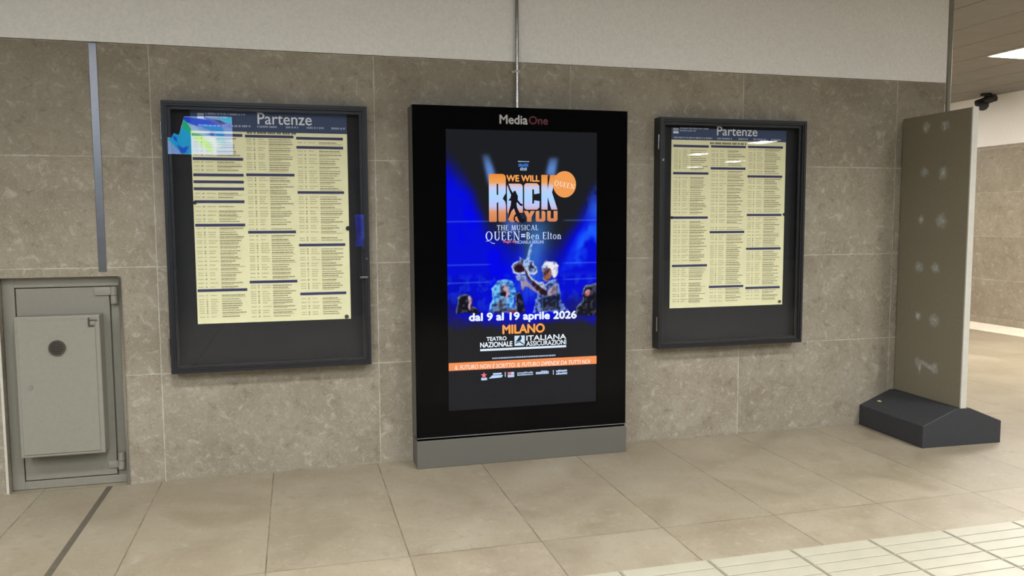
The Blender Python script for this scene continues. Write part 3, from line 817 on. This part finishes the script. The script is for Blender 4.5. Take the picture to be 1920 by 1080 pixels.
for key, c in D1:
    k_ = 1.0 if key in ('whair', 'hair', 'torso', 'wbody', 'lhead', 'rhead') else .35
    U, V = U0 + wob_u * k_, V0 + wob_v * k_
    mk = cover(FIG[key]); U, V = U0, V0
    over(mk, c)
    if key not in ('beamL', 'beamR'):
        sh = np.roll(np.roll(mk, 2, 1), -3, 0)
        over(np.clip(mk - sh, 0, 1) * .45, (150, 190, 255))
        over(mk * sstep(.52, .68, hair_tex) * .25, (190, 190, 220)); over(mk * sstep(.48, .32, hair_tex) * .35, (16, 16, 40))
    if key in ('whair', 'hair'):
        over(mk * sstep(.5, .7, hair_tex) * .75, (130, 205, 250) if key == 'whair' else (248, 248, 255))
        over(mk * sstep(.45, .3, hair_tex) * .6, (24, 66, 170) if key == 'whair' else (120, 110, 140))
    if key in ('torso', 'wbody'):
        over(mk * sstep(.52, .66, hair_tex) * .6, (120, 160, 225))
        over(mk * sstep(.45, .32, hair_tex) * .7, (20, 26, 70))
    if key == 'guitar_in2':
        over(mk * sstep(.5, .62, hair_tex) * .8, (150, 180, 240))
# dark floor of the picture
low = sstep(.345 + (n3 - .5) * .05, .285 + (n3 - .5) * .05, v)
over(low, (34, 34, 38))
IMG = np.stack([blur(IMG[..., k_], 1) for k_ in range(3)], -1)
IMG = np.clip(IMG, 0, 255) / 255.0
LINC = np.where(IMG <= 0.04045, IMG / 12.92, ((IMG + 0.055) / 1.055) ** 2.4)
me = bpy.data.meshes.new('screen')
nv = (NX + 1) * (NZc + 1)
co = np.stack([SX0 + U / SW * (SX1 - SX0), np.full(U.shape, KY + .0072), SZ0 + V / SH * (SZ1 - SZ0)], -1).reshape(-1, 3)
co -= np.array(wloc(kiosk))
ii = (np.arange(NZc)[:, None] * (NX + 1) + np.arange(NX)[None, :]).reshape(-1)
faces = np.stack([ii, ii + 1, ii + NX + 2, ii + NX + 1], -1)
me.from_pydata(co.tolist(), [], faces.tolist())
ca = me.color_attributes.new('Col', 'FLOAT_COLOR', 'POINT')
ca.data.foreach_set('color', np.concatenate([LINC.reshape(-1, 3), np.ones((nv, 1))], 1).reshape(-1).astype(np.float32))
tm = NT('lit_screen_picture')
at = tm.new('ShaderNodeAttribute'); at.attribute_name = 'Col'
e = tm.new('ShaderNodeEmission'); tm.put(e.inputs[0], at.outputs[0]); e.inputs[1].default_value = 1.0
tm.put(tm.out.inputs[0], e.outputs[0])
me.materials.append(tm.m)
screen = bpy.data.objects.new('screen', me); C.objects.link(screen); screen.parent = kiosk
screen['label'] = 'lit screen showing a blue concert poster'

YT = KY + .0062
def sx(u_): return SX0 + u_ / SW * (SX1 - SX0)
def sz(v_): return SZ0 + v_ / SH * (SZ1 - SZ0)
def sr(key):
    a, b, c, d = RECTS[key] if isinstance(key, str) else key
    return (sx(a), sz(b), sx(c), sz(d))
def lit(name, bm, col, y=None, strength=1.0):
    o = obj(name, bm, emit('lit_' + name, col, strength), screen)
    return o

# title: heavy letters with an orange - pale blue - orange gradient
def crop(l):      # title design units -> screen millimetres
    a = RECTS['R']; k = RECTS['K']
    fx = lambda X: a[0] + (X - 590) / (1350 - 590) * (k[2] - a[0])
    fz = lambda Y: a[3] + (Y - 265) / (800 - 265) * (a[1] - a[3])
    return [(sx(fx(x_)), sz(fz(y_))) for x_, y_ in l]
def rr(x0, y0, x1, y1, r=14, cs=(1, 1, 1, 1)):
    out = []
    for (cx, cy, a0, on, px_, py_) in ((x0 + r, y0 + r, 180, cs[0], x0, y0), (x1 - r, y0 + r, 270, cs[1], x1, y0), (x1 - r, y1 - r, 0, cs[2], x1, y1), (x0 + r, y1 - r, 90, cs[3], x0, y1)):
        if on:
            for i in range(6):
                t_ = math.radians(a0 + 18 * i); out.append((cx + r * math.cos(t_), cy + r * math.sin(t_)))
        else: out.append((px_, py_))
    return out
bm = bmesh.new()
for poly in (
    rr(590, 265, 675, 802, 12, (1, 0, 1, 1)), rr(675, 265, 775, 375, 40, (0, 1, 0, 0)), [(692, 372), (775, 372), (775, 480), (755, 512), (692, 500)], [(675, 498), (755, 510), (740, 545), (675, 590)],
    [(692, 560), (740, 542), (768, 575), (775, 620), (775, 790), (765, 802), (700, 802), (692, 790)],
    rr(788, 372, 962, 700, 36, (1, 1, 0, 0)), [(800, 690), (890, 690), (948, 790), (920, 804), (830, 804), (800, 780)],
    rr(978, 366, 1068, 665, 30, (1, 0, 0, 1)), [(1068, 366), (1120, 366), (1146, 392), (1150, 480), (1088, 490), (1088, 440), (1068, 432)], [(1068, 600), (1088, 592), (1088, 560), (1150, 568), (1148, 640), (1120, 665), (1068, 665)],
    [(1170, 270), (1240, 270), (1240, 665), (1170, 665)], [(1240, 440), (1270, 270), (1335, 270), (1290, 470), (1352, 665), (1282, 665), (1240, 520)],
    [(972, 680), (1020, 680), (1034, 715), (1050, 680), (1095, 680), (1058, 755), (1058, 802), (1008, 802), (1008, 755)],
    rr(1105, 680, 1146, 802, 18, (1, 0, 0, 1)), rr(1146, 680, 1215, 802, 0.1) if False else [(1146, 770), (1172, 770), (1172, 680), (1200, 680), (1215, 698), (1215, 784), (1198, 802), (1146, 802)],
    [(1235, 680), (1275, 680), (1275, 765), (1308, 765), (1308, 680), (1352, 680), (1352, 784), (1335, 802), (1255, 802), (1235, 784)],
):
    add_poly(bm, crop(poly), YT)
tm = NT('lit_title_gradient')
zz_ = tm.sep(tm.obj())[2]
zt = [sz(q) - wloc(screen).z for q in ROCKY]
mr = tm.range(zz_, sz(RECTS['R'][1]) - wloc(screen).z, sz(RECTS['R'][3]) - wloc(screen).z, 0, 1, False)
cr = tm.ramp(mr, [(0.0, rgba((214, 130, 86))), (0.20, rgba((226, 150, 100))), (0.34, rgba((190, 200, 250))), (0.55, rgba((170, 215, 255))), (0.72, rgba((200, 205, 240))), (0.82, rgba((240, 165, 90))), (1.0, rgba((236, 140, 60)))])
e = tm.new('ShaderNodeEmission'); tm.put(e.inputs[0], cr); tm.put(tm.out.inputs[0], e.outputs[0])
obj('title_letters', bm, tm.m, screen)
bm = bmesh.new(); add_poly(bm, [(sx(a), sz(b)) for a, b in SILH], YT - .0006); lit('dark_dancer', bm, (26, 24, 32))
bm = bmesh.new()
add_text(bm, 'WE WILL', sr('we will'), YT, 0.03)
lit('title_lettering', bm, (250, 164, 84))
bm = bmesh.new()
add_text(bm, 'MILANO', sr('milano'), YT, 0.03)
lit('city_lettering', bm, (250, 164, 84))
a, b, c, d = DISC
bm = bmesh.new()
add_poly(bm, [(sx((a + c) / 2 + (c - a) / 2 * math.cos(t_ * math.pi / 24)), sz((b + d) / 2 + (d - b) / 2 * math.sin(t_ * math.pi / 24))) for t_ in range(48)], YT - .0003)
lit('orange_disc', bm, (242, 158, 86))
bm = bmesh.new(); add_poly(bm, [(sx(RECTS['band'][0] + 4), sz(BAND[0])), (sx(RECTS['band'][2]), sz(BAND[1])), (sx(RECTS['band'][2]), sz(BAND[2])), (sx(RECTS['band'][0] + 4), sz(BAND[3]))], YT)
lit('slogan_band', bm, (246, 150, 92))
bm = bmesh.new()
add_faces(bm, *serif_faces('QUEEN'), (sx(DISCTEXT[0][0]), sz(DISCTEXT[1][1]) - .012, sx(DISCTEXT[1][0]), sz(DISCTEXT[1][1]) + .03), YT - .0006, -0.19)
lit('disc_lettering', bm, (255, 236, 214)); bm = bmesh.new()
add_faces(bm, *serif_faces('THE MUSICAL'), sr('the musical'), YT)
lit('subtitle_lettering', bm, (206, 222, 255)); bm = bmesh.new()
q_ = RECTS['queen by']
add_faces(bm, *serif_faces('QUEEN'), sr((q_[0], q_[1] - 26, q_[2], q_[3])), YT)
lit('author_lettering', bm, (206, 222, 255)); bm = bmesh.new()
add_faces(bm, *serif_faces('Ben Elton'), sr('ben elton'), YT)
lit('author_lettering', bm, (206, 222, 255)); bm = bmesh.new()
a, b, c, d = sr('eq'); add_rect(bm, a, b, c, b + (d - b) * .4, YT); add_rect(bm, a, b + (d - b) * .6, c, d, YT)
lit('author_lettering', bm, (206, 222, 255))
bm = bmesh.new()
add_text(bm, 'dal 9 al 19 aprile 2026', sr('date'), YT, 0.028, rot=ROT['date'])
lit('date_lettering', bm, (236, 246, 255)); bm = bmesh.new()
add_text(bm, 'TEATRO', sr('teatro'), YT, 0.022)
lit('theatre_lettering', bm, (236, 246, 255)); bm = bmesh.new()
add_text(bm, 'NAZIONALE', sr('nazionale'), YT, 0.022)
lit('theatre_lettering', bm, (236, 246, 255)); bm = bmesh.new()
add_text(bm, 'ITALIANA', sr('italiana'), YT, 0.02, rot=ROT['it'])
lit('insurer_lettering', bm, (236, 246, 255)); bm = bmesh.new()
add_text(bm, 'ASSICURAZIONI', sr('assicurazioni'), YT, 0.015, rot=ROT['it'])
lit('insurer_lettering', bm, (236, 246, 255))
bm = bmesh.new()
def tilt_bar(key, slope):
    a, b, c, d = sr(key); s = (c - a) * slope / 2
    add_poly(bm, [(a, b - s), (c, b + s), (c, d + s), (a, d - s)], YT)
tilt_bar('rule', ROT['it'])
lit('rule_line', bm, (226, 240, 255)); bm = bmesh.new()
a, b, c, d = sr('icon'); s = (d - b) / 20
add_rect(bm, a, b, c, d, YT)
lit('theatre_emblem', bm, (206, 230, 250))
bm = bmesh.new()
W_, H_ = c - a, d - b
P_ = lambda l: [(a + W_ * x_, b + H_ * y_) for x_, y_ in l]
add_poly(bm, P_([(.55, 1.0), (.62, 1.0), (.72, .75), (.62, .55), (.1, .45), (.1, .38), (.55, .46), (.64, .62), (.62, .8)]), YT - .0005)
add_poly(bm, P_([(.1, .2), (.5, .34), (1, .0), (1, .1), (.55, .44), (.1, .3)]), YT - .0005)
lit('emblem_curves', bm, (40, 44, 60))
bm = bmesh.new()
rn = random.Random(4)
a, b, c, d = sr('small line'); s = (c - a) * ROT['it']; x_ = a
while x_ < c:
    w_ = rn.uniform(.004, .014); k0 = (x_ - (a + c) / 2) / (c - a) * s
    add_rect(bm, x_, b + k0, min(c, x_ + w_), d + k0, YT); x_ += w_ + .0025
lit('credit_line', bm, (170, 190, 220)); bm = bmesh.new()
def marks(key, rows, ww=(.003, .009)):
    a, b, c, d = sr(key)
    for r_ in range(rows):
        z_ = b + (d - b) * (r_ + .15) / rows; x_ = a
        while x_ < c:
            w_ = rn.uniform(*ww); add_rect(bm, x_, z_, min(c, x_ + w_), z_ + (d - b) / rows * rn.uniform(.5, .8), YT); x_ += w_ + .002
marks('prod1', 1); lit('sponsor_mark', bm, (190, 214, 246)); bm = bmesh.new(); marks('prod3', 2)
lit('sponsor_mark', bm, (190, 214, 246)); bm = bmesh.new(); 
marks('lg_box', 2); lit('sponsor_mark', bm, (190, 214, 246)); bm = bmesh.new(); marks('lg_word', 1, (.006, .012)); lit('sponsor_mark', bm, (190, 214, 246)); bm = bmesh.new(); marks('lg_last', 2, (.006, .014)); lit('sponsor_mark', bm, (190, 214, 246)); bm = bmesh.new(); 
for k in ('lg_bar1', 'lg_bar2'):
    a, b, c, d = sr(k); add_rect(bm, a, b, c, d, YT); lit('sponsor_mark', bm, (190, 214, 246)); bm = bmesh.new(); 
a, b, c, d = sr('lg_script')
add_poly(bm, [(a, b), (a + (c - a) * .9, b + (d - b) * .1), (c, b + (d - b) * .55), (a + (c - a) * .25, b + (d - b) * .6)], YT)
add_rect(bm, a + (c - a) * .3, b + (d - b) * .68, c - (c - a) * .1, d, YT)
lit('sponsor_mark', bm, (190, 214, 246)); bm = bmesh.new(); a, b, c, d = sr('lg_red'); add_rect(bm, a, b, c, b + (d - b) * .45, YT); add_rect(bm, a + (c - a) * .5, b + (d - b) * .5, c, d, YT)
lit('sponsor_mark', bm, (190, 214, 246)); bm = bmesh.new(); a, b, c, d = sr('lg_star'); add_rect(bm, a + (c - a) * .1, b, c - (c - a) * .15, b + (d - b) * .3, YT)
lit('sponsor_mark', bm, (190, 214, 246))
bm = bmesh.new(); marks('prod2', 1, (.006, .012)); lit('producer_mark', bm, (60, 120, 210))
bm = bmesh.new()
cx, cz, r_ = a + (c - a) * .45, b + (d - b) * .62, (d - b) * .42
add_poly(bm, [(cx + r_ * (1 if i % 2 == 0 else .42) * math.sin(i * math.pi / 5), cz + r_ * (1 if i % 2 == 0 else .42) * math.cos(i * math.pi / 5)) for i in range(10)], YT)
lit('red_mark', bm, (236, 120, 140)); bm = bmesh.new()
a, b, c, d = sr('lg_red'); add_rect(bm, a, b + (d - b) * .5, a + (c - a) * .45, d, YT)
lit('red_mark', bm, (236, 120, 140)); bm = bmesh.new()
add_text(bm, 'Regia di', sr('regia'), YT, 0.01)
lit('director_lettering', bm, (236, 120, 140))
bm = bmesh.new(); add_text(bm, 'MICHAELA BERLINI', sr('michaela'), YT, 0.012); lit('director_lettering', bm, (176, 196, 250))
bm = bmesh.new(); add_text(bm, 'IL FUTURO NON È SCRITTO. IL FUTURO DIPENDE DA TUTTI NOI', sr('band text'), YT - .0005, 0.008, 0.18, rot=ROT['band'])
lit('slogan_lettering', bm, (255, 236, 226))
# maker's lettering above the screen
bm = bmesh.new(); add_text(bm, 'Media', HEADTXT[0], KY + .0062, 0.02); o = obj('white_header_lettering', bm, plain('header_white', (190, 190, 188), .6), kiosk)
bm = bmesh.new(); add_text(bm, 'One', HEADTXT[1], KY + .0062, 0.02); o = obj('red_header_lettering', bm, plain('header_dark_red', (92, 24, 28), .6), kiosk)

# ------------------------------------------------------------------ conduits
t = thing('conduit_pipe', 'thin shiny steel conduit rising from the kiosk top to the ceiling', 'pipe', (2.063, -0.03, KZ1))
obj('pipe', cyl((2.063, -0.028, KZ1), (2.063, -0.028, CEIL), 0.011, 24), M['chrome'], t, smooth=True)
bm = bmesh.new(); add_cyl(bm, (2.063, -0.028, 2.352), (2.063, -0.028, 2.366), 0.017, 24); add_box(bm, 2.035, 2.091, -0.012, -0.0005, 2.350, 2.368, bevel=.002)
obj('clip', bm, M['totem_edge'], t)['label'] = 'white pipe clip'
t = thing('conduit_pipe', 'grey vertical pipe at the wall corner above the totem', 'pipe', (5.247, -0.012, 0))
obj('pipe', cyl((5.247, -0.006, 0.0), (5.247, -0.006, CEIL), 0.0165, 24), M['grey_paint'], t, smooth=True)
for zc in (0.9, 1.9):
    obj('clip', box(5.2265, 5.268, -0.0245, 0.012, zc, zc + .02, bevel=.003), M['grey_paint'], t)

# ------------------------------------------------------------------ totem
A = math.radians(-2.3)
t = thing('sign_totem', 'grey blank sign totem with gabled black base standing at the wall end', 'totem', (4.876, -0.328, 0), A)
HL, HW = 0.316, 0.296
bm = bmesh.new()
add_prism(bm, [(-HW, 0), (HW, 0), (HW, 0.145), (0.05, 0.243), (-0.05, 0.243), (-HW, 0.143)], 1, -HL, HL)
bmesh.ops.bevel(bm, geom=[e_ for e_ in bm.edges], offset=.003, segments=1, affect='EDGES')
base = obj('base', bm, M['totem_base'], t, local=True)
bm = box(-0.252, -0.238, 0.212, 0.246, 0, 0.0012)
tg = obj('label_tag', bm, plain('yellow_tag', (222, 216, 140), .6), base, local=True)
tg.rotation_euler = (0, -math.atan2(.1, .242), 0); tg.location = (0, 0, 0)
# put the tag on the sloping face
sl = math.atan2(.1, .242)
tg.location = (-0.20, 0.0, 0.1810); tg.data.transform(Matrix.Translation((0.245, 0, 0)))
bm = box(-0.019, 0.019, -HL + .012, HL - .004, 0.2432, 2.155, bevel=.002)
pan = obj('panel', bm, M['totem_panel'], t, local=True)
bm = box(-0.021, 0.021, -HL, -HL + .0115, 0.2432, 2.157, bevel=.002)
o = obj('edge_profile', bm, M['totem_edge'], t, local=True); o['label'] = 'pale edge profile'
# dried glue spots left on the face
tm = NT('dried_glue')
n_ = tm.noise(tm.obj(), 42, 4, .7)
at = tm.new('ShaderNodeAttribute'); at.attribute_name = 'Thickness'
tr = tm.new('ShaderNodeBsdfTransparent'); mx = tm.new('ShaderNodeMixShader')
tm.b.inputs['Base Color'].default_value = rgba((206, 208, 200)); tm.b.inputs['Roughness'].default_value = .6
tm.put(mx.inputs[0], tm.math('MULTIPLY', tm.range(n_, .30, .62, 0.15, .75), at.outputs['Fac'])); tm.put(mx.inputs[1], tr.outputs[0]); tm.put(mx.inputs[2], tm.b.outputs[0])
tm.put(tm.out.inputs[0], mx.outputs[0])
rn = random.Random(11)
def glue(y, z, ry, rz, pts=None):
    n = 20
    if pts is None:
        pts = [(ry * math.cos(i * 2 * math.pi / n) * rn.uniform(.75, 1.2), rz * math.sin(i * 2 * math.pi / n) * rn.uniform(.75, 1.2)) for i in range(n)]
    n = len(pts)
    vs = [(-0.0197, y, z)]; al = [1.0]; fs = []
    for k_, a_ in ((.35, .9), (.68, .45), (1.0, 0.0)):
        vs += [(-0.0197 + .0004 * k_, y + p[0] * k_, z + p[1] * k_) for p in pts]; al += [a_] * n
    for i in range(n):
        j = (i + 1) % n
        fs.append((0, 1 + j, 1 + i))
        for q in (0, 1): fs.append((1 + q * n + i, 1 + q * n + j, 1 + (q + 1) * n + j, 1 + (q + 1) * n + i))
    me = bpy.data.meshes.new('glue_mark'); me.from_pydata(vs, [], fs)
    ca = me.color_attributes.new('Thickness', 'FLOAT_COLOR', 'POINT')
    for i, a_ in enumerate(al): ca.data[i].color = (a_, a_, a_, 1)
    me.materials.append(tm.m)
    o = bpy.data.objects.new('glue_mark', me); C.objects.link(o); o.parent = pan
    o['label'] = 'pale dried glue mark'
for yw, z, k in ((-0.234, 2.072, .9), (-0.405, 2.062, 1), (-0.235, 1.777, .85), (-0.405, 1.757, 1.1), (-0.218, 1.454, .7), (-0.405, 1.447, 1.2), (-0.22, 1.128, 1.0), (-0.371, 1.134, .9), (-0.222, 0.795, .8), (-0.376, 0.78, 1.1)):
    glue(yw + 0.324, z, .050 * k, .050 * k)
for gy, gz, ga, gb in ((.09, .475, .035, .04), (.065, .445, .02, .05), (.03, .478, .05, .022), (-.03, .462, .06, .022), (-.075, .46, .045, .045)):
    glue(gy, gz, ga, gb)

# ------------------------------------------------------------------ small camera under the passage ceiling
t = thing('security_camera', 'small black security camera under the passage ceiling behind the totem top', 'camera', (9.80, 4.17, CEIL))
x, y = 9.80, 4.17
obj('mount', cyl((x, y, CEIL - .03), (x, y, CEIL), .07, 28), M['black_plastic'], t, smooth=True)
obj('arm', cyl((x, y, CEIL - .11), (x, y, CEIL - .03), .025, 16), M['black_plastic'], t, smooth=True)
bm = bmesh.new(); bmesh.ops.create_uvsphere(bm, u_segments=24, v_segments=14, radius=.075, matrix=Matrix.Translation((x - .02, y + .03, CEIL - .15)))
obj('dome', bm, M['black_plastic'], t, smooth=True)
bm = bmesh.new(); add_cyl(bm, (x - .03, y + .12, CEIL - .12), (x + .02, y - .13, CEIL - .07), .05, 20)
obj('housing', bm, M['black_plastic'], t, smooth=True)

# ------------------------------------------------------------------ screens on the far side of the concourse, seen mirrored in the left case
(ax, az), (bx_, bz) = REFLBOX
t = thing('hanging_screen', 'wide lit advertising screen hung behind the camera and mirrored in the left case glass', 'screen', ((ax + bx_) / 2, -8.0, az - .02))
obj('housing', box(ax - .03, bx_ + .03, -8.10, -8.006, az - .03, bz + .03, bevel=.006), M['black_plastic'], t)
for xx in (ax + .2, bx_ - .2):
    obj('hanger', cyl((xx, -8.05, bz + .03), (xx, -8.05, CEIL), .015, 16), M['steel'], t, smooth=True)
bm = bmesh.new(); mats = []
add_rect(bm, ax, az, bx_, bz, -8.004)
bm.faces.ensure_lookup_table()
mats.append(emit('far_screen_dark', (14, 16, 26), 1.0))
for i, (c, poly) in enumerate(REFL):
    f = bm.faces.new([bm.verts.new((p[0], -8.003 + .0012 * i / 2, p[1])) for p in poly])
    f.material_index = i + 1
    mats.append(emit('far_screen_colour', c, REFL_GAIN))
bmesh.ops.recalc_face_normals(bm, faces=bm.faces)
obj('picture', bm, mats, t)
def blue_picture():
    q = NT('far_screen_blue')
    k_ = q.noise(q.obj(), 7, 3, .6, .5)
    e_ = q.new('ShaderNodeEmission'); q.put(e_.inputs[0], q.ramp(k_, [(.35, rgba((10, 20, 120))), (.5, rgba((26, 50, 225))), (.7, rgba((70, 120, 255)))]))
    e_.inputs[1].default_value = REFL_GAIN * .5
    q.put(q.out.inputs[0], e_.outputs[0])
    return q.m
(ax, az), (bx_, bz) = REFL2
t = thing('portrait_screen', 'narrow lit blue advertising screen behind the camera mirrored at the right of the left case', 'screen', ((ax + bx_) / 2, -8.0, 0))
obj('housing', box(ax - .06, bx_ + .06, -8.10, -8.006, 0, bz + .25, bevel=.006), M['black_plastic'], t)
obj('picture', box(ax, bx_, -8.0055, -8.003, az, bz), blue_picture(), t)
